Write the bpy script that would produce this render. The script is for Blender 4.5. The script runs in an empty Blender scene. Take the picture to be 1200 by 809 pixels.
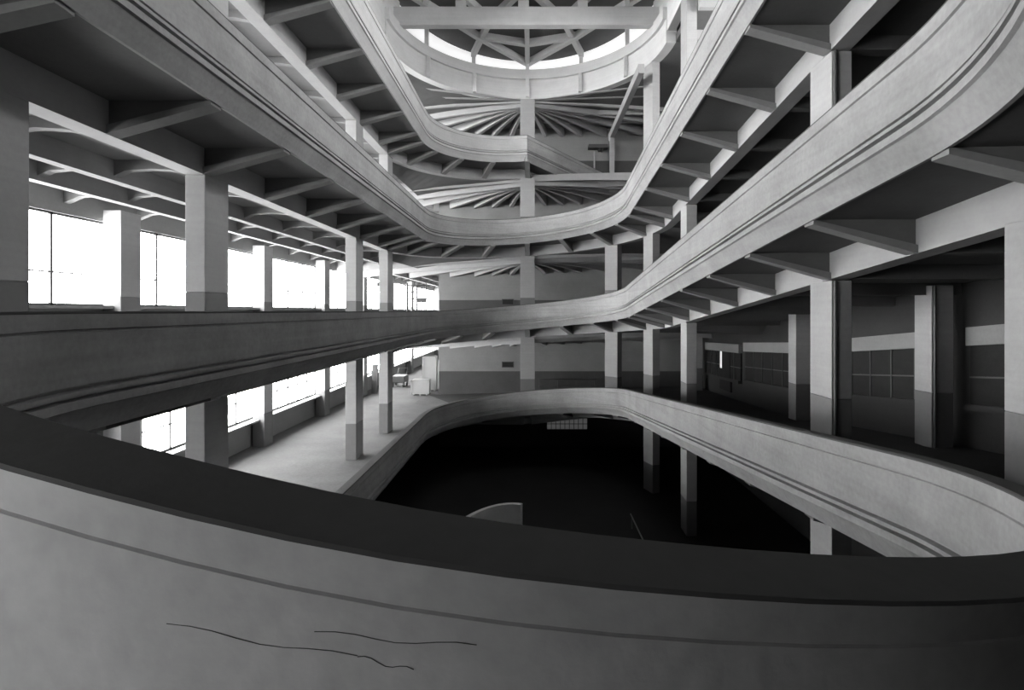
import bpy, bmesh, math, random
from mathutils import Vector
random.seed(7)
PI = math.pi
S = bpy.context.scene
C = S.collection
EYE = 10.5                      # eye height above the pit's reference level
H = 4.75                        # storey height
A_, B_ = 4.95, 4.27             # well edge left / right of the camera axis
XC = (B_ - A_) / 2
R = (A_ + B_) / 2
YN, YF = 6.2, 24.4              # where the straight sides begin and end
OC = 2.1                        # column line, measured out from the well edge
XL, XR, YB, YW = -12.0, 10.9, -5.3, 35.3
YEND = 64.0
TOP = {0: -9.5, 1: -4.75, 2: 0.0, 3: 4.75, 4: 9.3, 5: 14.05}   # parapet top on the left side of each turn

# ------------------------------------------------------------------ materials
def new_mat(name):
    m = bpy.data.materials.new(name); m.use_nodes = True
    nt = m.node_tree
    return m, nt, nt.nodes['Principled BSDF']
def concrete(name, v, amp=.18, scale=1.3, streak=0.0, rough=.85, bump=.15, spots=0.0):
    m, nt, bs = new_mat(name)
    tc = nt.nodes.new('ShaderNodeTexCoord')
    n1 = nt.nodes.new('ShaderNodeTexNoise'); n1.inputs['Scale'].default_value = scale; n1.inputs['Detail'].default_value = 8; n1.inputs['Roughness'].default_value = .62
    nt.links.new(tc.outputs['Object'], n1.inputs['Vector'])
    n2 = nt.nodes.new('ShaderNodeTexNoise'); n2.inputs['Scale'].default_value = 14; n2.inputs['Detail'].default_value = 6
    nt.links.new(tc.outputs['Object'], n2.inputs['Vector'])
    mp = nt.nodes.new('ShaderNodeMapping'); mp.inputs['Scale'].default_value = (.25, .25, 9)
    nt.links.new(tc.outputs['Object'], mp.inputs['Vector'])
    n3 = nt.nodes.new('ShaderNodeTexNoise'); n3.inputs['Scale'].default_value = 1.0; n3.inputs['Detail'].default_value = 4
    nt.links.new(mp.outputs[0], n3.inputs['Vector'])
    def mul(a, k):
        x = nt.nodes.new('ShaderNodeMath'); x.operation = 'MULTIPLY_ADD'; nt.links.new(a, x.inputs[0]); x.inputs[1].default_value = k; x.inputs[2].default_value = -k / 2
        return x.outputs[0]
    def add(a, b):
        x = nt.nodes.new('ShaderNodeMath'); x.operation = 'ADD'; nt.links.new(a, x.inputs[0]); nt.links.new(b, x.inputs[1]); return x.outputs[0]
    f = add(add(mul(n1.outputs['Fac'], amp * 2.4), mul(n2.outputs['Fac'], amp * 1.0)), mul(n3.outputs['Fac'], streak * 2))
    x = nt.nodes.new('ShaderNodeMath'); x.operation = 'ADD'; nt.links.new(f, x.inputs[0]); x.inputs[1].default_value = 1.0
    y = nt.nodes.new('ShaderNodeMath'); y.operation = 'MULTIPLY'; nt.links.new(x.outputs[0], y.inputs[0]); y.inputs[1].default_value = v; y.use_clamp = True
    cb = nt.nodes.new('ShaderNodeCombineColor')
    for i in range(3): nt.links.new(y.outputs[0], cb.inputs[i])
    nt.links.new(cb.outputs[0], bs.inputs['Base Color'])
    bs.inputs['Roughness'].default_value = rough
    bs.inputs['Specular IOR Level'].default_value = .25
    if bump:
        bp = nt.nodes.new('ShaderNodeBump'); bp.inputs['Strength'].default_value = bump; bp.inputs['Distance'].default_value = .02
        nt.links.new(n2.outputs['Fac'], bp.inputs['Height']); nt.links.new(bp.outputs[0], bs.inputs['Normal'])
    return m
def plain(name, v, rough=.6, metal=0):
    m, nt, bs = new_mat(name)
    bs.inputs['Base Color'].default_value = (v, v, v, 1); bs.inputs['Roughness'].default_value = rough; bs.inputs['Metallic'].default_value = metal
    return m
def lit_glass(name, e, streak=.12):
    """daylight window: frosted glass glowing with the white sky behind it"""
    m, nt, bs = new_mat(name)
    tc = nt.nodes.new('ShaderNodeTexCoord')
    mp = nt.nodes.new('ShaderNodeMapping'); mp.inputs['Scale'].default_value = (.15, .15, 5)
    nt.links.new(tc.outputs['Object'], mp.inputs['Vector'])
    n = nt.nodes.new('ShaderNodeTexNoise'); n.inputs['Scale'].default_value = 1.5; n.inputs['Detail'].default_value = 4
    nt.links.new(mp.outputs[0], n.inputs['Vector'])
    mr = nt.nodes.new('ShaderNodeMapRange'); mr.inputs[1].default_value = .3; mr.inputs[2].default_value = .7
    mr.inputs[3].default_value = e * (1 - streak); mr.inputs[4].default_value = e * (1 + streak)
    nt.links.new(n.outputs['Fac'], mr.inputs[0])
    bs.inputs['Base Color'].default_value = (.5, .5, .5, 1); bs.inputs['Roughness'].default_value = .3
    bs.inputs['Emission Color'].default_value = (1, 1, 1, 1)
    nt.links.new(mr.outputs[0], bs.inputs['Emission Strength'])
    return m
E_WIN, E_ADDED_SKY, E_CLER = 25.0, 3.5, .75
M = dict(
    concrete=concrete('board marked concrete', .31, .36, .8, .18),
    beam=concrete('pale concrete', .34, .12, 1.4, .08),
    column=concrete('smooth concrete', .34, .14, 1.2, .10),
    dado=concrete('grey painted dado', .17, .14, 1.4, .05),
    asphalt=concrete('dark ramp paving', .045, .3, .8, 0),
    aisle=concrete('worn aisle floor', .12, .5, .4, 0),
    soffit=concrete('shade-darkened soffit concrete', .12, .18, .9, .1),  # darker copy of the concrete: shade under the decks put into the colour
    topbright=concrete('light-brightened top storey concrete', .62, .12, 1.2, .10),  # daylight on the top storey put into the concrete's colour
    litparapet=concrete('light-brightened top parapet', .46, .2, .9, .16),  # lighter copy for the topmost turn, its brighter light put into the colour
    addedglass=lit_glass('unseen added window glass', 15.0),
    litinner=concrete('light-brightened inner face', .37, .3, 1.2, .06),  # window light on the parapet's inner face put into the colour
    walldado=concrete('dark wall dado', .075, .2, 1.2, 0),
    flange=concrete('bounce-brightened bracket concrete', .22, .2, 1.2, .1),  # lighter than the web: bounce light from below put into the colour
    lattice=concrete('aisle ceiling concrete', .18, .14, 1.2, .08),
    coping=concrete('shade-darkened coping', .075, .2, 1.2, .05),  # shade on the parapet top put into the colour
    wall=concrete('plaster wall', .23, .18, .8, .05),
    wall_shade=concrete('shade-darkened plaster', .042, .18, .8, .05),  # dark copy of the plaster: shade of the unlit walls put into the colour
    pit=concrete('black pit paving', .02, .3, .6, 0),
    shutter=concrete('dark shutter boards', .02, .25, 2.0, .1),
    lightpatch=concrete('light patch masonry', .75, .12, 2.0, .1),  # very pale so it reads as a patch of light in the pit
    metal=plain('dark painted metal', .05, .5),
    pale=concrete('pale painted board', .34, .08, 2.0, 0),
    glass=lit_glass('daylit frosted glass', E_WIN),
    sky=lit_glass('unseen added skylight glass', E_ADDED_SKY, .03),
    clere=lit_glass('daylit clerestory glass', E_CLER),
    wallglow=lit_glass('glow on far pit wall', .06),
    slit=lit_glass('daylit door gap', .7),
)

# ------------------------------------------------------------------ mesh helpers
class MB:
    def __init__(s): s.v = []; s.f = []; s.m = []; s.mats = []
    def mi(s, m):
        if m not in s.mats: s.mats.append(m)
        return s.mats.index(m)
    def box(s, x0, x1, y0, y1, z0, z1, m='concrete'):
        k = s.mi(m); b = len(s.v)
        s.v += [(x, y, z) for z in (z0, z1) for y in (y0, y1) for x in (x0, x1)]
        for f in ((0, 2, 3, 1), (4, 5, 7, 6), (0, 1, 5, 4), (2, 6, 7, 3), (0, 4, 6, 2), (1, 3, 7, 5)):
            s.f.append(tuple(b + i for i in f)); s.m.append(k)
    def hexa(s, pts, m='concrete'):
        """eight points: bottom loop of four, top loop of four"""
        k = s.mi(m); b = len(s.v); s.v += [tuple(p) for p in pts]
        for f in ((3, 2, 1, 0), (4, 5, 6, 7), (0, 1, 5, 4), (1, 2, 6, 5), (2, 3, 7, 6), (3, 0, 4, 7)):
            s.f.append(tuple(b + i for i in f)); s.m.append(k)
    def sweep(s, rings, m='concrete', closed=False, special=None):
        k = s.mi(m); sp = {j: s.mi(x) for j, x in (special or {}).items()}; b = len(s.v); n = len(rings[0])
        for r in rings: s.v += [tuple(p) for p in r]
        L = len(rings)
        for i in range(L if closed else L - 1):
            i2 = (i + 1) % L
            for j in range(n):
                j2 = (j + 1) % n
                s.f.append((b + i * n + j, b + i * n + j2, b + i2 * n + j2, b + i2 * n + j)); s.m.append(sp.get(j, k))
        if not closed:
            s.f.append(tuple(b + j for j in reversed(range(n)))); s.m.append(k)
            s.f.append(tuple(b + (L - 1) * n + j for j in range(n))); s.m.append(k)
    def tube(s, pts, r, m='metal', n=8):
        rings = []
        pts = [Vector(p) for p in pts]
        for i, p in enumerate(pts):
            d = (pts[min(i + 1, len(pts) - 1)] - pts[max(i - 1, 0)]).normalized()
            u = d.cross(Vector((0, 0, 1)))
            if u.length < .05: u = Vector((1, 0, 0))
            u.normalize(); w = d.cross(u)
            rings.append([p + (u * math.cos(2 * PI * j / n) + w * math.sin(2 * PI * j / n)) * r for j in range(n)])
        s.sweep(rings, m)
    def build(s, name, parent=None, bevel=0.0, smooth=False, origin=None):
        me = bpy.data.meshes.new(name)
        org = Vector(origin) if origin else Vector((0, 0, 0))
        me.from_pydata([tuple(Vector(v) - org) for v in s.v], [], s.f)
        for m in s.mats: me.materials.append(M[m])
        me.polygons.foreach_set('material_index', s.m)
        bm = bmesh.new(); bm.from_mesh(me); bmesh.ops.recalc_face_normals(bm, faces=bm.faces); bm.to_mesh(me); bm.free()
        if smooth:
            me.polygons.foreach_set('use_smooth', [True] * len(me.polygons)); me.set_sharp_from_angle(angle=.45)
        me.update()
        o = bpy.data.objects.new(name, me); C.objects.link(o)
        o.location = org
        if parent:
            o.parent = parent; o.location = org - parent_world(parent)
        if bevel:
            b = o.modifiers.new('Bevel', 'BEVEL'); b.width = bevel; b.segments = 2; b.limit_method = 'ANGLE'
        return o
def parent_world(p):
    w = Vector((0, 0, 0))
    while p: w += p.location; p = p.parent
    return w
def empty(name, loc):
    o = bpy.data.objects.new(name, None); C.objects.link(o); o.location = loc; o.empty_display_size = .3; return o
def tag(o, label, cat, group=None, kind=None):
    o['label'] = label; o['category'] = cat
    if group: o['group'] = group
    if kind: o['kind'] = kind
    return o
def struct(o): o['kind'] = 'structure'; return o

# ------------------------------------------------------------------ the helix
DN, DR, DF = 1.67, 1.93, 1.15
def cubic(drop, slope, t):      # starts level, ends with the given slope
    b = slope - 2 * drop; a = drop - b
    return a * t * t + b * t ** 3
NT = [(0, 0), (.2, .03), (.3, .13), (.43, .405), (.5, .59), (.56, .735), (.61, .86), (.8, 1.33), (1, 1.67)]
def near_drop(t):
    if t <= 0: return 0.0
    n = len(NT)
    sl = [0.0] + [(NT[i + 1][1] - NT[i - 1][1]) / (NT[i + 1][0] - NT[i - 1][0]) for i in range(1, n - 1)] + [1.55]
    i = max(j for j in range(n - 1) if NT[j][0] <= t)
    (ta, ha), (tb, hb) = NT[i], NT[i + 1]; w = tb - ta; u = (t - ta) / w
    return ha * (1 + 2 * u) * (1 - u) ** 2 + w * sl[i] * u * (1 - u) ** 2 + hb * u * u * (3 - 2 * u) + w * sl[i + 1] * u * u * (u - 1)
def pt(kind, t):
    """plan point on the well edge, outward normal and parapet height relative to the turn's left side"""
    if kind == 'right': return B_, YN + (YF - YN) * t, 1, 0, H - DN - DR * t
    if kind == 'left': return -A_, YF + (YN - YF) * t, -1, 0, 0.0
    if kind == 'far':
        g = PI * t; return XC + R * math.cos(g), YF + R * math.sin(g), math.cos(g), math.sin(g), cubic(DF, 1.5, 1 - t)
    g = PI + PI * t
    return XC + R * math.cos(g), YN + R * math.sin(g), math.cos(g), math.sin(g), -near_drop(t)
NSEG = {'right': 10, 'left': 10, 'far': 40, 'near': 56}
def path(pieces):
    out = []
    for kind, t0, t1 in pieces:
        n = max(2, round(NSEG[kind] * abs(t1 - t0)))
        for i in range(n + 1):
            p = pt(kind, t0 + (t1 - t0) * i / n)
            if out and i == 0: continue
            out.append(p + (kind,))
    return out
XA = -A_ - OC - .2              # where ramp paving gives way to the aisle floor
def wmax(p):
    x, y, nx, ny = p[:4]
    d = 99
    if nx > 1e-6: d = min(d, (XR - x) / nx)
    if nx < -1e-6: d = min(d, (XA - x) / nx)
    if ny > 1e-6: d = min(d, (YW - y) / ny)
    if ny < -1e-6: d = min(d, (YB - y) / ny)
    return d
def ring(p, prof, z):
    x, y, nx, ny, h = p[:5]
    return [(x + nx * o, y + ny * o, EYE + z + h + dz) for o, dz in prof]
# well side at 0, roadway side at positive offsets
COPING = [(.012, 0), (.27, -.02), (.28, -.03), (.0, -.03), (0, -.012)]
PARAPET = [(.0, -.03), (.28, -.03), (.274, -.142), (.284, -.147), (.33, -.995), (.24, -1.01), (.24, -1.38), (.19, -1.38), (.05, -1.10), (.03, -1.075), (-.012, -1.06),
           (-.012, -.965), (.07, -.955), (.07, -.92), (-.018, -.912), (-.018, -.865), (.07, -.857), (.07, -.815), (.01, -.81), (.01, -.235), (.03, -.225), (.03, -.205), (.0, -.195)]
def ramp(k, pieces, label, brackets=True, fan=True, outer=True):
    z = TOP[k]
    root = empty('spiral_ramp', (XC, (YN + YF) / 2, EYE + z - 1.0))
    tag(root, label, 'ramp', 'turns of the spiral ramp')
    pts = path(pieces)
    m = MB(); m.sweep([ring(p, PARAPET, z) for p in pts], 'litparapet' if k == 4 else 'concrete', special={1: 'litinner', 2: 'litinner', 3: 'litinner', 4: 'litinner'}); par = m.build('parapet', root, smooth=True)
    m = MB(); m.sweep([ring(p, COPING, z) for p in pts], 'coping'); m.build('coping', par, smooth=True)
    def deckring(p, top):
        W = wmax(p); o2 = min(OC + .2, W - .001)
        zz = (-1.0, -1.02) if top else (-1.02, -1.35)
        lo2 = -1.02 if top else (-1.9 if p[5] == 'far' else -1.6)
        lo3 = -2.2 if lo2 == -1.9 and W > OC + .4 else lo2
        return ring(p, [(.24, zz[0]), (W, zz[0]), (W, lo3), (o2, lo2), (o2, zz[1]), (.24, zz[1])], z)
    pale = [p for p in pts if p[5] == 'left' or (p[5] == 'far' and p[0] < XC - R * .48)]  # lighter paving on the left side and left part of the far bend
    dark1 = [p for p in pts if p[5] == 'right' or (p[5] == 'far' and p[0] >= XC - R * .48)] + pale[:1]
    dark2 = [pale[-1]] + [p for p in pts if p[5] == 'near']
    for sec, mt in ((dark1, 'asphalt'), (pale, 'aisle'), (dark2, 'asphalt')):
        m = MB(); m.sweep([deckring(p, True) for p in sec], mt); o = m.build('paving', root)
        if mt == 'aisle': o['label'] = 'pale paving along the left side'
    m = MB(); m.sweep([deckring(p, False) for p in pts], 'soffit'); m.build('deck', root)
    bp = [(OC - .2, -1.34), (OC + .2, -1.34), (OC + .2, -1.9), (OC - .2, -1.9)]
    m = MB(); m.sweep([ring(p, bp, z) for p in pts], 'beam'); m.build('edge_beam', root, smooth=True)
    # cantilever brackets from the column line to the well edge
    spots = []
    for kind, t0, t1 in pieces:
        if kind in ('left', 'right'):
            for i in range(-1, 8):
                y = 11.1 + 2.48 * (i - 1)
                t = (y - YN) / (YF - YN)
                if kind == 'left': t = 1 - t
                if t0 - .001 <= t <= t1 + .001: spots.append((kind, t))
        else:
            for i in range(0, 9):
                t = (i) / 8
                if i in (0, 8): t = .025 if i == 0 else .975
                if t0 <= t <= t1: spots.append((kind, t))
    hw = .14
    for kind, t in spots:
        x, y, nx, ny, h = pt(kind, t)
        tx, ty = -ny, nx
        def q(o, s_, dz): return (x + nx * o + tx * s_, y + ny * o + ty * s_, EYE + z + h + dz)
        m = MB()
        # tapered web with a wider bottom flange
        m.hexa([q(.25, -hw * .6, -1.37), q(OC - .2, -hw * .6, -1.77), q(OC - .2, hw * .6, -1.77), q(.25, hw * .6, -1.37),
                q(.25, -hw * .6, -1.34), q(OC - .2, -hw * .6, -1.34), q(OC - .2, hw * .6, -1.34), q(.25, hw * .6, -1.34)], 'soffit')
        m.hexa([q(.22, -hw, -1.43), q(OC - .19, -hw, -1.9), q(OC - .19, hw, -1.9), q(.22, hw, -1.43),
                q(.22, -hw, -1.35), q(OC - .19, -hw, -1.76), q(OC - .19, hw, -1.76), q(.22, hw, -1.35)], 'flange')
        m.build('bracket', root, origin=(x, y, EYE + z + h - 1.4))
    if outer:
        # cross beams under the roadway on the right
        for kind, t in spots:
            if kind != 'right': continue
            x, y, nx, ny, h = pt(kind, t)
            m = MB(); zt = EYE + z + h
            m.box(B_ + OC + .2, XR - .02, y - .14, y + .14, zt - 1.88, zt - 1.59, 'soffit')
            m.build('cross_beam', root, origin=(B_ + OC + .2, y, zt - 1.9))
    if fan: fan_ribs(root, z, [p for p in pts if p[5] == 'far'])
    return root
def fan_ribs(root, z, fp, mat='beam', d0=-2.3, extra=()):
    """ribs fanning from the middle column of the far bend out to the walls"""
    x0, y0 = XC, YF + R + OC
    for i, g in enumerate([6, 17, 28, 39, 50, 61, 75, 105, 119, 130, 141, 152, 163, 174] + list(extra)):
        a = math.radians(g); dx, dy = math.cos(a), math.sin(a)
        L = min((XR - x0) / dx if dx > 0 else (XL - x0) / dx, 99)
        # the end wall leaves the left aisle open
        if dy > 0: L = min(L, (YW - y0) / dy)
        elif g < 0: L = 9.5
        else: L = 7.2
        n = 6; rings = []
        for j in range(n + 1):
            d = .25 + (L - .25 - .03) * j / n
            px, py = x0 + dx * d, y0 + dy * d
            gg = math.atan2(max(py - YF, 0), px - XC); t = max(0, min(1, gg / PI))
            h = pt('far', t)[4]
            dep = d0 + (.22 if g in (6, 174) else .3 + .4 * j / n if g in extra else 0) - .4 * j / n + .12 * math.sin(PI * j / n)     # haunched: shallower in mid span
            w = .07 + .05 * (j / n)
            zt = EYE + z + h
            rings.append([(px - dy * w, py + dx * w, zt - 1.7), (px + dy * w, py - dx * w, zt - 1.7), (px + dy * w, py - dx * w, zt + dep), (px - dy * w, py + dx * w, zt + dep)])
        m = MB(); m.sweep(rings, mat); m.build('ceiling_rib', root, origin=(x0, y0, EYE + z - 2))
    # crossing ribs parallel to the end wall
    for yy in (32.4, 33.8):
        for xa, xb in ((XC + .9, XR - .05),):
            n = 6; rings = []
            for j in range(n + 1):
                px = xa + (xb - xa) * j / n
                t = max(0, min(1, math.atan2(yy - YF, px - XC) / PI)); zt = EYE + z + pt('far', t)[4]
                rings.append([(px, yy - .06, zt - 1.7), (px, yy + .06, zt - 1.7), (px, yy + .06, zt + d0), (px, yy - .06, zt + d0)])
            m = MB(); m.sweep(rings, mat); m.build('cross_rib', root, origin=(xa, yy, EYE + z - 2))

ramp(1, [('right', 0, 1), ('far', 0, 1), ('left', 0, 1), ('near', 0, 1)],
     'lower turn of concrete ramp around the black pit', fan=True)
eyeramp = ramp(2, [('right', 0, 1), ('far', 0, 1), ('left', 0, 1), ('near', 0, 1)],
     'eye-level turn of concrete ramp whose parapet sweeps across the foreground')
m = MB()
for t0, t1, za, zc in ((.487, .513, -.235, -.205), (.462, .494, -.30, -.275), (.494, .503, -.275, -.285)):
    pp = []
    for i in range(9):
        u = i / 8; q = pt('near', t0 + (t1 - t0) * u); zz = za + (zc - za) * u + .006 * math.sin(9 * u)
        o_ = .284 + .046 * (-zz - .147) / .848
        pp.append((q[0] + q[2] * o_, q[1] + q[3] * o_, EYE + q[4] + zz))
    m.tube(pp, .0011, 'walldado', 5)
o = m.build('crack', eyeramp); o['label'] = 'hairline cracks in the inner face'
ramp(3, [('right', 0, 1), ('far', 0, 1), ('left', 0, 1), ('near', 0, 1)],
     'middle turn of concrete ramp overhead, between eye-level turn and topmost turn')
top = ramp(4, [('far', .5, 1), ('left', 0, 1), ('near', 0, 1)],
     'topmost turn of concrete ramp, ending in a straight parapet at far column', fan=True)
# the topmost parapet leaves the bend at the middle column and runs straight off to the far right
p0 = pt('far', .5); p1 = (5.25, YW - .05)
d = Vector((p1[0] - p0[0], p1[1] - p0[1])).normalized(); nx, ny = -d.y, d.x
rings = []; deckr = []; cops = []
for i in range(7):
    t = i / 6; x = p0[0] + (p1[0] - p0[0]) * t; y = p0[1] + (p1[1] - p0[1]) * t
    q = (x, y, nx, ny, p0[4] - .75 * t)
    rings.append(ring(q, PARAPET, TOP[4])); cops.append(ring(q, COPING, TOP[4]))
    deckr.append(ring(q, [(.24, -1.0), (1.2 * (1 - t) + .3, -1.0), (1.2 * (1 - t) + .3, -1.35), (.24, -1.35)], TOP[4]))
m = MB(); m.sweep(rings, 'concrete'); o = m.build('straight_parapet', top, smooth=True); o['label'] = 'straight shaded parapet'
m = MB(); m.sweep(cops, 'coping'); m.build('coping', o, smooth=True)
m = MB(); m.sweep(deckr, 'soffit'); m.build('deck', top)
# roadway behind the straight parapet on the topmost turn (it is a floor, level at the far end)

# ------------------------------------------------------------------ aisle floors with ribbed undersides
def aisle(k, name='floor', top='aisle', y1=YEND, label=None):
    z = EYE + TOP[k]
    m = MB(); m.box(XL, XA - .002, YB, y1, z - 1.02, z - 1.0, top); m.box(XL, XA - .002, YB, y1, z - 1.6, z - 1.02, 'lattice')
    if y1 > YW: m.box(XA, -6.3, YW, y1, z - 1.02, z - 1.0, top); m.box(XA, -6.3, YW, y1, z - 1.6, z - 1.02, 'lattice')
    fl = struct(m.build(name))
    for x in (-8.85, -10.45):
        m = MB(); m.box(x - .12, x + .12, YB + .05, y1 - .05, z - 2.02, z - 1.59, 'lattice'); m.build('long_beam', fl)
    y = 11.1 - 2.48 * 6
    while y < y1 - 1:
        # haunched cross rib: deeper where it meets each long beam
        xs = [XL + .02, -11.6, -11.2, -10.8, -10.45, -10.1, -9.65, -9.2, -8.85, -8.5, -8.05, -7.6, XA]
        dp = [1.98, 1.82, 1.78, 1.82, 1.98, 1.82, 1.78, 1.82, 1.98, 1.82, 1.78, 1.80, 1.86]
        m = MB(); m.sweep([[(x, y - .09, z - 1.59), (x, y + .09, z - 1.59), (x, y + .09, z - dd), (x, y - .09, z - dd)] for x, dd in zip(xs, dp)], 'lattice')
        m.build('cross_rib', fl, origin=(XA, y, z - 1.9)); y += 2.48
    return fl
aisle(1); aisle(2); aisle(3); aisle(4); aisle(5, 'ceiling')
# left column-line beam continues into the far aisle
# pit floor
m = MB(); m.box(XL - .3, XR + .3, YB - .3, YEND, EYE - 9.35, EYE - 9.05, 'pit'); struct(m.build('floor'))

# ------------------------------------------------------------------ walls
zb = EYE - 9.05; zt = EYE + 18.2
m = MB(); m.box(XR, XR + .3, YB - .3, YW + .3, zb, zt, 'wall_shade'); struct(m.build('wall_right'))
m = MB(); m.box(XL - .3, XR, YB - .3, YB, zb, zt, 'wall_shade'); struct(m.build('wall_near'))
m = MB(); m.box(XL - .3, -6.3, YEND, YEND + .3, zb, zt, 'wall'); struct(m.build('wall_end'))
m = MB()
def far_floor(k): return EYE + TOP[k] - 1.0
m.box(-6.3, XR, YW, YW + .3, zb, EYE + TOP[1] - .9, 'walldado')
for k in (1, 2, 3, 4):
    f = far_floor(k) + .3
    nxt = EYE + TOP[k + 1] - 1.0 + .3 if k < 4 else zt
    m.box(-6.3, XR, YW, YW + .3, f - .1, f + 1.45, 'walldado')
    m.box(-6.3, XR, YW, YW + .3, f + 1.45, nxt - .1, 'wall')
m.box(-6.3, -6.0, YW + .3, YEND, zb, zt, 'wall')
struct(m.build('wall_far'))
# left wall: solid spandrels between rows of windows
m = MB()
rows = {k: (EYE + TOP[k] - 1.0 + 1.15, EYE + TOP[k] + 2.5) for k in (1, 2, 3, 4)}
edges = [zb] + [v for k in (1, 2, 3, 4) for v in rows[k]] + [zt]
for i in range(0, len(edges), 2):
    m.box(XL - .3, XL, 1.6, YEND, edges[i], edges[i + 1], 'wall')
    m.box(XL - .3, XL, YB, 1.6, edges[i], edges[i + 1] - (1.2 if i == 2 else 0), 'wall')
m.box(XL - .3, XL, YB, 8.0, zb, rows[1][1] + .1, 'wall_shade'); m.box(XL - .3, XL, 13.0, 15.0, rows[1][0], rows[1][1], 'wall_shade'); m.box(XL - .3, XL, 1.6, 8.0, rows[2][0], rows[2][1], 'wall_shade')
struct(m.build('wall_left'))
bays = [YB, 1.6, 8.0, 15.0, 22.8, 29.3, 36.0, 43.0, 50.0, 57.0, YEND]
wn = 0
for k in (1, 2, 3, 4):
    z0, z1 = rows[k]
    for i in range(len(bays) - 1):
        y0, y1 = bays[i], bays[i + 1]
        z0, z1 = rows[k]
        if k == 1 and i == 2: y1 = 13.0  # short unseen bay, added to light the lower column fronts
        if k == 2 and i == 0: z0 = EYE - .95  # tall unseen bay, added to light the foreground parapet
        if (i < 2 and k == 1) or (i == 1 and k == 2): continue
        wn += 1
        m = MB(); m.box(XL - .16, XL - .13, y0 + .02, y1 - .02, z0, z1, 'glass')
        w = struct(m.build('window_%d' % wn))
        f = MB(); a = XL - .12; b = XL - .06
        f.box(a, b, y0, y1, z0, z0 + .06, 'metal'); f.box(a, b, y0, y1, z1 - .06, z1, 'metal')
        f.box(a, b, y0, y0 + .06, z0, z1, 'metal'); f.box(a, b, y1 - .06, y1, z0, z1, 'metal')
        n = 6 if k == 1 else 4
        for j in range(1, n):
            yy = y0 + (y1 - y0) * j / n; f.box(a, b, yy - .035, yy + .035, z0, z1, 'metal')
        zz = z0 + (z1 - z0) * .36
        f.box(a, b - .02, y0, y1, zz - .02, zz + .02, 'metal')
        f.build('window_frame', w)
        f = MB(); f.box(XL - .05, XL + .4, y0, y1, z0 - .08, z0, 'wall'); f.build('sill', w)  # deep ledge added to shade the floor under the windows

# ------------------------------------------------------------------ columns
LEV = {0: 'in the black pit', 1: 'on the lower ramp turn', 2: 'on the eye-level ramp turn',
       3: 'on the middle overhead turn', 4: 'on the topmost turn'}
def column(k, x, y, sx, sy, rot, hfl, hce, where, name='column', dado=1.4, group=None, mat='column'):
    zf = EYE + TOP[k] - 1.0 + hfl; zc = EYE + hce
    m = MB(); c, s = math.cos(rot), math.sin(rot)
    def block(z0, z1, mat, g=0):
        p = []
        for zz in (z0, z1):
            for ax, ay in ((-1, -1), (1, -1), (1, 1), (-1, 1)):
                lx, ly = ax * (sx / 2 + g), ay * (sy / 2 + g)
                p.append((x + lx * c - ly * s, y + lx * s + ly * c, zz))
        m.hexa(p, mat)
    block(zf, zf + dado, 'dado'); block(zf + dado, zc, mat)
    o = m.build(name, origin=(x, y, zf), bevel=.015)
    if name == 'pillar' and k == 1 and 'nearest' in where or (name == 'column' and k in (1, 2) and where == 'second back on the right'):
        t = MB(); t.tube([(x - sx / 2 + .06, y - sy / 2 - .035, zf + .01), (x - sx / 2 + .06, y - sy / 2 - .035, zc - .01)], .035, 'metal'); t.build('conduit', o)
    o['kind'] = 'thing'
    return tag(o, 'concrete %s with grey dado %s, %s' % (name, LEV[k], where) if dado > 0 else where, name, group)
def hright(y): return pt('right', min(1, max(0, (y - YN) / (YF - YN))))[4]
YCL = [6.76, 11.45, 20.85, 25.3]; YCR = [6.5, 11.35, 21.7, 26.7]
def rank(i, first): return ['nearest', 'second back', 'third back', 'fourth back'][i - first]
for k in (1, 2, 3, 4):
    for i, y in enumerate(YCL):
        if (k in (1, 3) and i == 0) or (k == 4 and i < 3): continue
        gap = -1.9 + (TOP[k + 1] if k < 5 else 0)
        column(k, -A_ - OC, y, .42, .85, 0, 0 if y < YF else .0, gap, rank(i, 1 if k in (1, 3) else 3 if k == 4 else 0) + ' on the left', group='columns along the ramp')
for k in (0, 1, 2, 3):
    for i, y in enumerate(YCR):
        if k == 0 and i == 0: continue
        if k == 3 and i < 1: continue
        h = hright(y)
        t = 1 + TOP[k + 1] + h - 1.9
        hf = h if k else 0.45 + 1.0
        ce = TOP[k + 1] + h - 1.9
        if k == 3: ce = 13.95 - 1.0 if i < 3 else 13.9
        if k == 0: hf = -9.05 - (TOP[0] - 1.0)
        xr, rot = B_ + OC, 0
        if y > YF: rot = math.asin((y - YF) / (R + OC)); xr = XC + (R + OC) * math.cos(rot)
        column(k, xr, y, .42, .85, rot, hf, ce, rank(i, 1 if k in (0, 3) else 0) + ' on the right', group='columns along the ramp')
# columns of the far bend
for k in (1, 2, 3, 4):
    for t, wh in ((.25, 'right of the far bend'), (.5, 'middle of the far bend'), (.75, 'at the left of the far bend')):
        if t == .75 or (k > 2 and t == .25): continue
        x, y, nx, ny, h = pt('far', t)
        ce = TOP[k + 1] + h - 1.9
        hf = h
        if k == 4: ce = 12.5 if t == .5 else 12.3
        if k == 3 and t == .25: ce = 7.3
        g = math.atan2(ny, nx)
        column(k, x + nx * OC, y + ny * OC, .42, .85, g, hf, ce, wh, group='columns along the ramp')
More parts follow.
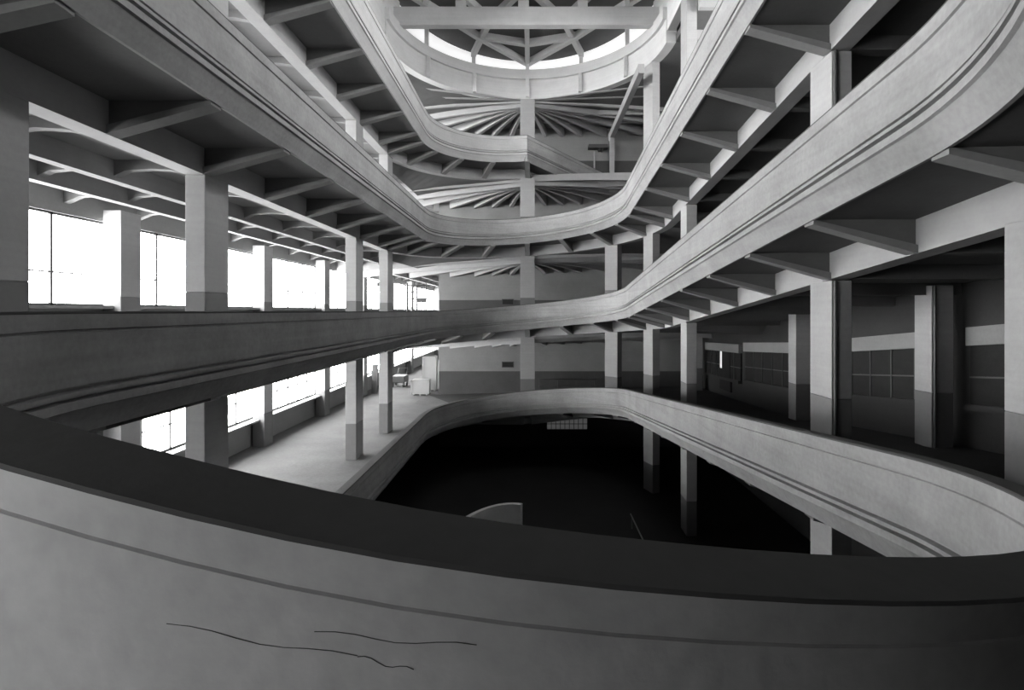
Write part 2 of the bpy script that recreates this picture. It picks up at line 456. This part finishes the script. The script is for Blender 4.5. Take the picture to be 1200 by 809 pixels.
# outer pillars on the right, against the dark wall
for k in (1, 2):
    for i, (y, wh) in enumerate(((13.55, 'nearest along the dark right wall'), (20.4, 'second along the dark right wall'), (33.2, 'last along the dark right wall'))):
        if k == 2 and i != 1: continue
        h = hright(y) if y < YF else .6
        if i == 2: h = pt('far', math.atan2(33.2 - YF, 10 - XC) / PI)[4]
        column(k, 10.25, y, .55, .6, 0, h, TOP[k + 1] + h - 1.65, wh, 'pillar', group='pillars along the right wall')
# outer pillars on the left, between the windows
ordW = ['', 'first between the left windows', 'second between the left windows', 'third between the left windows', 'fourth between the left windows', 'fifth between the left windows', 'sixth between the left windows']
for k in (1, 2, 3, 4):
    for i, y in enumerate(bays[3:9]):
        if k > 2 and i > 0: continue
        column(k, -11.65, y, .5, .75, 0, 0, TOP[k + 1] - 1.95, ordW[i + 1], 'pillar', group='pillars along the left windows')

# ------------------------------------------------------------------ right wall: dark shuttered windows under pale lintels
wd = 0
for k in (1, 2):
    for y0, y1 in ((6.9, 13.1), (14.0, 19.9), (20.9, 27.0), (27.6, 33.0)):
        h0, h1 = (hright(y0), hright(y1)) if y1 < 28 else (pt('far', math.atan2(y0 - YF, XR - XC) / PI)[4], pt('far', math.atan2(y1 - YF, XR - XC) / PI)[4])
        b0 = EYE + TOP[k] - 1.0 + h0; b1 = EYE + TOP[k] - 1.0 + h1
        def slab(m, za, zc, xi, mat, ya=y0, yb=y1):
            def zz(y, d): return b0 + (b1 - b0) * (y - y0) / (y1 - y0) + d
            m.hexa([(xi, ya, zz(ya, za)), (XR - .005, ya, zz(ya, za)), (XR - .005, yb, zz(yb, za)), (xi, yb, zz(yb, za)),
                    (xi, ya, zz(ya, zc)), (XR - .005, ya, zz(ya, zc)), (XR - .005, yb, zz(yb, zc)), (xi, yb, zz(yb, zc))], mat)
        wn += 1
        m = MB(); slab(m, 1.1, 2.55, XR - .08, 'shutter'); w = struct(m.build('window_%d' % wn))
        m = MB(); slab(m, 2.55, 3.0, XR - .2, 'wall'); m.build('lintel', w)
        m = MB(); slab(m, .95, 1.1, XR - .22, 'wall_shade'); m.build('sill', w)
        m = MB()
        for j in range(1, 6): 
            yy = y0 + (y1 - y0) * j / 6; slab(m, 1.1, 2.55, XR - .11, 'metal', yy - .02, yy + .02)
        slab(m, 1.75, 1.79, XR - .11, 'metal'); m.build('glazing_bars', w)

# ------------------------------------------------------------------ top storey: ring beam, clerestory, ribbed roof, cross beam
ringR = R + OC
rt = empty('ring_beam', (XC, YF, EYE + 12.5))
tag(rt, 'pale concrete half-ring beam under the roof at the far end', 'beam')
def arc(r0, r1, z0, z1, n=40, a0=0, a1=PI):
    out = []
    for i in range(n + 1):
        g = a0 + (a1 - a0) * i / n
        out.append([(XC + r * math.cos(g), YF + r * math.sin(g), EYE + z) for r, z in ((r0, z0), (r1, z0), (r1, z1), (r0, z1))])
    return out
m = MB(); m.sweep(arc(ringR - .25, ringR + .25, 12.4, 13.5), 'topbright'); m.build('beam', rt, smooth=True)
m = MB(); m.sweep(arc(ringR - .4, ringR + .25, 13.5, 14.05), 'topbright'); m.build('ledge', rt, smooth=True)
for g in (62, 90, 118, 35, 145):
    a = math.radians(g)
    m = MB(); 
    for rr, z0, z1 in ((ringR - .32, 12.45, 13.5), (ringR - .2, 14.04, 15.2)):
        x, y = XC + rr * math.cos(a), YF + rr * math.sin(a)
        if z0 > 13: z1 = 14.7 + .15 * (YF + ringR - y) - .02
        m.box(x - .1, x + .1, y - .1, y + .1, EYE + z0, EYE + z1, 'topbright')
    m.build('post', rt)
# clerestory glazing
def roof_z(y): return 14.7 + .15 * (YF + ringR - y)
m = MB(); rr = []
for i in range(41):
    g = .3 + (PI - .6) * i / 40; x0, y0 = XC + (ringR) * math.cos(g), YF + (ringR) * math.sin(g); x1, y1 = XC + (ringR + .05) * math.cos(g), YF + (ringR + .05) * math.sin(g)
    rr.append([(x0, y0, EYE + 14.06), (x1, y1, EYE + 14.06), (x1, y1, EYE + roof_z(y1)), (x0, y0, EYE + roof_z(y0))])
m.sweep(rr, 'clere'); wn += 1; struct(m.build('window_%d' % wn, smooth=True))
for a0 in (0, PI - .3):
    m = MB(); m.sweep(arc(ringR - .1, ringR + .2, 14.05, 15.5, 8, a0, a0 + .3), 'topbright'); m.build('end_wall', rt)
# roof slab over the far end of the well with triangulated ribs
YR0 = 21.0
yr1 = YF + ringR + .1
m = MB()
m.hexa([(XC - 8.2, YR0, EYE + roof_z(YR0)), (XC + 8.2, YR0, EYE + roof_z(YR0)), (XC + 8.2, yr1, EYE + roof_z(yr1)), (XC - 8.2, yr1, EYE + roof_z(yr1)),
        (XC - 8.2, YR0, EYE + roof_z(YR0) + .25), (XC + 8.2, YR0, EYE + roof_z(YR0) + .25), (XC + 8.2, yr1, EYE + roof_z(yr1) + .25), (XC - 8.2, yr1, EYE + roof_z(yr1) + .25)], 'soffit')
roof = struct(m.build('ceiling'))
def rib(xa, ya, xb, yb, w=.13, d=.35):
    v = Vector((xb - xa, yb - ya)).normalized(); px, py = -v.y * w, v.x * w
    za, zc = EYE + roof_z(ya) + .01, EYE + roof_z(yb) + .01
    m = MB(); m.hexa([(xa + px, ya + py, za - d), (xa - px, ya - py, za - d), (xb - px, yb - py, zc - d), (xb + px, yb + py, zc - d),
                      (xa + px, ya + py, za), (xa - px, ya - py, za), (xb - px, yb - py, zc), (xb + px, yb + py, zc)], 'topbright')
    m.build('roof_rib', roof, origin=(xa, ya, za))
ye = YF + ringR - .1
rib(XC, ye, XC, YR0 + .1)
for s in (-1, 1):
    rib(XC, ye, XC + s * 2.7, 28.6); rib(XC + s * 2.7, 28.6, XC + s * 5.6, 25.6); rib(XC + s * 3.1, 30.2, XC + s * 1.9, 27.4)
    rib(XC + s * 2.7, 28.6, XC + s * .1, 29.2); rib(XC + s * 1.9, 27.4, XC + s * .1, 25.2); rib(XC + s * 1.9, 27.4, XC + s * 4.2, 24.0)
    rib(XC + s * 5.6, 27.6, XC + s * 4.2, 24.0)
# upper ceiling slab beyond the ring and to the right (outer bays of the topmost storey)
m = MB(); k5 = EYE + TOP[5]
rr = []
for i in range(41):
    g = PI * i / 40; nx, ny = math.cos(g), math.sin(g); x, y = XC + R * nx, YF + R * ny
    p = (x, y, nx, ny); W = wmax(p)
    rr.append([(x + nx * o, y + ny * o, k5 + dz) for o, dz in ((OC + .2, -1.65), (W, -1.85), (W, -1.3), (OC + .2, -1.3))])
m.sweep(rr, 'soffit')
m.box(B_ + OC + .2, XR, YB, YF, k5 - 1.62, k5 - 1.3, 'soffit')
upc = struct(m.build('ceiling'))
fan_saved = pt
def pt(kind, t, _p=fan_saved):
    q = _p(kind, t); return q[:4] + (0.0,) if kind == 'far' else q
fan_ribs(upc, TOP[5], None, d0=-2.02, extra=(-17, -6, 186, 197))
pt = fan_saved
for i in range(8):
    y = 6.1 + 2.48 * i
    m = MB(); m.box(B_ + OC + .2, XR - .02, y - .12, y + .12, k5 - 2.05, k5 - 1.61, 'beam'); m.build('cross_rib', upc, origin=(B_ + OC, y, k5 - 2))
# right column-line beam of the top storey, then the beam running on to the far wall on its slim column
m = MB(); m.box(B_ + OC - .2, B_ + OC + .2, YB + .1, YF, EYE + 12.95, EYE + 14.1, 'topbright')
tag(m.build('roof_edge_beam', bevel=.02), 'pale concrete edge beam over the right-hand column line under the roof', 'beam')
m = MB(); m.box(-A_ - OC - .2, -A_ - OC + .2, YB + .1, YF, EYE + 12.15, EYE + 14.1, 'topbright')
tag(m.build('roof_edge_beam', bevel=.02), 'pale concrete edge beam over the left-hand column line under the roof', 'beam')
m = MB(); m.box(5.0, 5.3, 25.2, YW - .02, EYE + 11.35, EYE + 11.8, 'beam')
tag(m.build('ceiling_beam', bevel=.02), 'slender ceiling beam running back to the far wall, crossing the right-hand fan of ribs', 'beam')
m = MB(); m.box(5.0, 5.3, 34.5, 34.8, EYE + 8.2, EYE + 11.35, 'column')
tag(m.build('column', bevel=.02), 'slim pale column at the far end of the straight top parapet', 'column')
m = MB()
m.box(3.65, 4.9, 34.75, YW - .01, EYE + 10.75, EYE + 11.0, 'metal'); m.box(4.3, 4.45, 34.85, YW - .01, EYE + 10.62, EYE + 10.75, 'metal'); m.box(4.55, 4.6, 34.85, YW - .01, EYE + 10.6, EYE + 10.75, 'metal')
tag(m.build('light_fitting', bevel=.02), 'small dark fitting under the ribs beside the slim top column', 'fitting')
m = MB(); m.tube([(4.05, 35.1, EYE + 8.3), (4.05, 35.1, EYE + 10.6)], .05, 'beam')
tag(m.build('pipe'), 'thin pale pipe on the far wall beside the slim top column', 'pipe')
# straight cross beam over the well
cb = empty('cross_beam', (XC, 26.0, EYE + 13.9))
tag(cb, 'straight pale concrete beam spanning the whole well below the roof', 'beam')
m = MB(); m.box(-A_ - OC + .1, B_ + OC + .2, 25.75, 26.15, EYE + 13.95, EYE + 14.85, 'topbright'); m.build('beam', cb, bevel=.02)
for x in (-3.55, XC - .15, 2.4):
    m = MB(); m.box(x - .25, x + .25, 25.78, 26.12, EYE + 14.84, EYE + roof_z(25.9) - .3, 'topbright'); m.build('post', cb, bevel=.02)
# unseen skylight over the well, added to light the top storey
m = MB(); zs = EYE + 16.6
m.box(XC - 4, XC + 4, 14.0, YR0 - .2, zs, zs + .04, 'sky'); wn += 1; sk = struct(m.build('window_%d' % wn))
m = MB()
for i in range(9):
    y = 14.0 + (YR0 - 14.2) * i / 8; m.box(XC - 4, XC + 4, y - .06, y + .06, zs - .15, zs - .002, 'metal')
for i in range(6):
    x = XC - 4 + 1.6 * i; m.box(x - .05, x + .05, 14.0, YR0 - .2, zs - .12, zs - .002, 'metal')
m.build('window_frame', sk)
m = MB()
m.box(XL - .3, XC - 4, YB - .3, YR0, zs - .1, zs + .2, 'soffit'); m.box(XC + 4, XR + .3, YB - .3, YR0, zs - .1, zs + .2, 'soffit'); m.box(XC - 4, XC + 4, YB - .3, 14.0, zs - .1, zs + .2, 'soffit')
m.box(XL - .3, XR + .3, YR0 - .2, YR0, EYE + 16.2, zs + .2, 'soffit'); m.box(XL - .3, XC - 8.2, YR0, YW + .3, zs - .1, zs + .2, 'soffit'); m.box(XC + 8.2, XR + .3, YR0, YW + .3, zs - .1, zs + .2, 'soffit')
struct(m.build('ceiling'))

# ------------------------------------------------------------------ small things
for k, lab in ((2, 'small dark plate on the far wall just above the eye-level parapet'), (1, 'small dark plate on the far wall behind the lower turn')):
    z = EYE + (.62 if k == 2 else -3.55)
    m = MB(); m.box(-2.1, -1.3, YW - .06, YW - .003, z - .2, z + .2, 'metal'); m.box(-2.05, -1.35, YW - .075, YW - .06, z - .15, z + .15, 'shutter')
    tag(m.build('wall_plate'), lab, 'plate')
# guard rail along the far wall
g = MB(); zf = EYE - 5.4
def ffl(x): return EYE - 5.75 + pt('far', math.atan2(34.4 - YF, x - XC) / PI)[4]
for x in (.4, 1.6, 2.8, 4.0): g.tube([(x, 34.4, ffl(x)), (x, 34.4, zf + .95)], .03)
g.tube([(.35, 34.4, zf + .95), (4.1, 34.4, zf + .95)], .035)
g.tube([(.35, 34.4, zf + .6), (4.1, 34.4, zf + .6)], .025)
tag(g.build('guard_rail'), 'low dark metal rail standing before the far wall on the lower turn', 'rail')
# things left standing in the far aisle of the lower floor
zf = EYE + TOP[1] - 1.0
def crate(x, y, sx, sy, sz, name, label, cat, mat):
    r = empty(name, (x, y, zf)); tag(r, label, cat)
    m = MB(); m.box(x - sx / 2, x + sx / 2, y - sy / 2, y + sy / 2, zf + .08, zf + sz, mat); m.build('body', r, bevel=.02)
    m = MB()
    for dx in (-.4, 0, .4): m.box(x + dx * sx - .05, x + dx * sx + .05, y - sy / 2, y + sy / 2, zf, zf + .08, mat)
    m.build('runners', r)
    m = MB()
    for sgn in (-.5, .5):
        m.box(x + sgn * sx - .05, x + sgn * sx + .05, y - sy / 2 - .03, y - sy / 2 + .04, zf + .08, zf + sz, mat)
    m.box(x - sx / 2, x + sx / 2, y - sy / 2 - .03, y - sy / 2 + .04, zf + sz - .1, zf + sz, mat); m.box(x - sx / 2, x + sx / 2, y - sy / 2 - .03, y - sy / 2 + .04, zf + .08, zf + .18, mat)
    m.build('battens', r)
crate(-7.75, 36.6, 1.15, .9, 1.05, 'crate', 'low pale crate on the sunlit aisle floor by the far wall corner', 'crate', 'pale')
crate(-7.5, 38.6, .9, .9, 2.5, 'cabinet', 'tall pale cabinet standing behind the low crate in the far aisle', 'cabinet', 'pale')
ct = empty('handcart', (-10.2, 40.5, zf)); tag(ct, 'low dark handcart parked by the far aisle windows', 'cart')
m = MB(); m.box(-10.7, -9.7, 39.8, 41.2, zf + .35, zf + .85, 'metal'); m.build('tray', ct, bevel=.05)
for sx in (-.42, .42):
    for sy in (-.5, .5):
        x, y = -10.2 + sx, 40.5 + sy; m = MB()
        m.sweep([[(x + e, y + .18 * math.cos(2 * PI * j / 16), zf + .18 + .18 * math.sin(2 * PI * j / 16)) for j in range(16)] for e in (-.04, .04)], 'metal'); m.build('wheel', ct)
m = MB(); m.tube([(-10.55, 41.1, zf + .8), (-10.55, 41.5, zf + 1.3), (-9.85, 41.5, zf + 1.3), (-9.85, 41.1, zf + .8)], .03); m.build('handle', ct)
m = MB(); m.hexa([(-11.3, 36.9, zf), (-10.9, 36.9, zf), (-10.9, 37.1, zf), (-11.3, 37.1, zf), (-11.35, 37.25, zf + 2.0), (-10.95, 37.25, zf + 2.0), (-10.95, 37.4, zf + 2.0), (-11.35, 37.4, zf + 2.0)], 'metal')
tag(m.build('leaning_board'), 'dark board leaning upright beside the far aisle windows on the lower floor', 'board')
# pipe frame on the eye-level floor
zf2 = EYE + TOP[2] - 1.0
fr = empty('pipe_rack', (-8.6, 39.0, zf2)); tag(fr, 'dark pipe frame carrying a small box in the far eye-level aisle', 'frame')
m = MB()
for x in (-9.3, -8.6, -7.9): m.tube([(x, 39, zf2), (x, 39, zf2 + 3.1)], .045 if x > -9 else .07)
for z in (1.9, 2.4, 2.9): m.tube([(-9.6, 39, zf2 + z), (-7.7, 39, zf2 + z)], .03)
m.build('rails', fr)
m = MB(); m.box(-8.55, -7.9, 38.9, 39.1, zf2 + 1.65, zf2 + 2.0, 'metal'); m.build('box', fr, bevel=.02)
hp = MB(); hp.tube([(-11.0, 37.5, zf2 + 4.14), (-11.0, 37.5, zf2 + 2.35), (-10.6, 37.5, zf2 + 2.3), (-10.6, 37.5, zf2)], .05)
hp.tube([(-11.0, 37.5, zf2 + 2.8), (-11.0, 37.5, zf2 + 3.05)], .12)
tag(hp.build('drain_pipe'), 'bent dark pipe hanging before the eye-level windows, left of the pipe frame', 'pipe')
# door gap and pipes at the far right corner of the lower turn
wn += 1
dz = EYE - 4.45
m = MB(); m.box(XR - .12, XR - .004, 29.0, 30.6, dz, dz + 2.35, 'shutter'); dr = struct(m.build('door_1'))
m = MB(); m.box(XR - .14, XR - .12, 30.25, 30.5, dz + 1.2, dz + 2.2, 'slit'); m.build('pane', dr)
# unseen top-storey windows on the right, added to brighten the topmost turn
for y0, y1 in ((-4, 1), (1.4, 6.4), (6.8, 11.8), (12.2, 17.2), (17.6, 22.6)):
    z0, z1 = EYE + 8.6, EYE + 12.1; wn += 1
    m = MB(); m.box(XR - .06, XR - .03, y0, y1, z0, z1, 'addedglass'); w = struct(m.build('window_%d' % wn))
    f = MB()
    for y in (y0, (y0 + y1) / 2, y1): f.box(XR - .12, XR - .005, y - .05, y + .05, z0 - .05, z1 + .05, 'metal')
    for z in (z0, z1): f.box(XR - .12, XR - .005, y0, y1, z - .05, z + .05, 'metal')
    f.build('window_frame', w)
# curved wall end down in the pit, its patch of light put into the colour
m = MB(); zp = EYE - 9.05; rr = []
for i in range(17):
    g = math.radians(128 - 62 * i / 16); hgt = .95 + .55 * math.sin(PI / 2 * i / 16)
    rr.append([(-.7 + q * math.cos(g) - .7, 18.6 + q * math.sin(g), zp + zz) for q, zz in ((2.2, 0), (2.4, 0), (2.4, hgt), (2.2, hgt))])
m.sweep(rr, 'lightpatch'); tag(m.build('curved_wall', smooth=True), 'pale curved low wall end glimpsed at the bottom of the black pit', 'wall end')
m = MB(); m.tube([(4.1, 22.0, zp), (4.1, 22.0, zp + .5)], .03, 'dado'); m.tube([(4.1, 22.3, zp + .5), (4.1, 18.0, zp + .5)], .03, 'dado'); m.tube([(4.1, 18.4, zp), (4.1, 18.4, zp + .5)], .03, 'dado')
tag(m.build('hand_rail'), 'thin pale rail running along the floor of the black pit', 'rail')
wn += 1
m = MB(); m.box(.9, 3.6, YW - .05, YW - .003, EYE - 7.85, EYE - 7.15, 'wallglow'); w = struct(m.build('window_%d' % wn))  # glowing strip added to stand for a lit bit of the far wall
m = MB()
for i in range(10): m.box(.9 + .3 * i - .02, .9 + .3 * i + .02, YW - .08, YW - .05, EYE - 7.85, EYE - 7.15, 'metal')
m.box(.9, 3.6, YW - .08, YW - .05, EYE - 7.52, EYE - 7.48, 'metal'); m.build('window_frame', w)

for o in C.objects:
    if o.get('category') and not o.get('kind'): o['kind'] = 'thing'
# ------------------------------------------------------------------ world, camera, view
w = bpy.data.worlds.new('World'); S.world = w; w.use_nodes = True
w.node_tree.nodes['Background'].inputs[0].default_value = (1, 1, 1, 1); w.node_tree.nodes['Background'].inputs[1].default_value = .5
cam = bpy.data.cameras.new('Camera'); co = bpy.data.objects.new('Camera', cam); C.objects.link(co)
cam.sensor_width = 36; cam.lens = 36 * 620 / 1200
cam.shift_x = -25 / 1200; cam.shift_y = -(404.5 - 365) / 1200
cam.clip_start = .05; cam.clip_end = 300
co.location = (0, 0, EYE); co.rotation_euler = (PI / 2, 0, 0)
S.camera = co
vs = S.view_settings
vs.view_transform = 'Standard'; vs.look = 'None'; vs.exposure = 0; vs.gamma = 1; vs.use_curve_mapping = False
S.cycles.max_bounces = 8; S.cycles.diffuse_bounces = 3
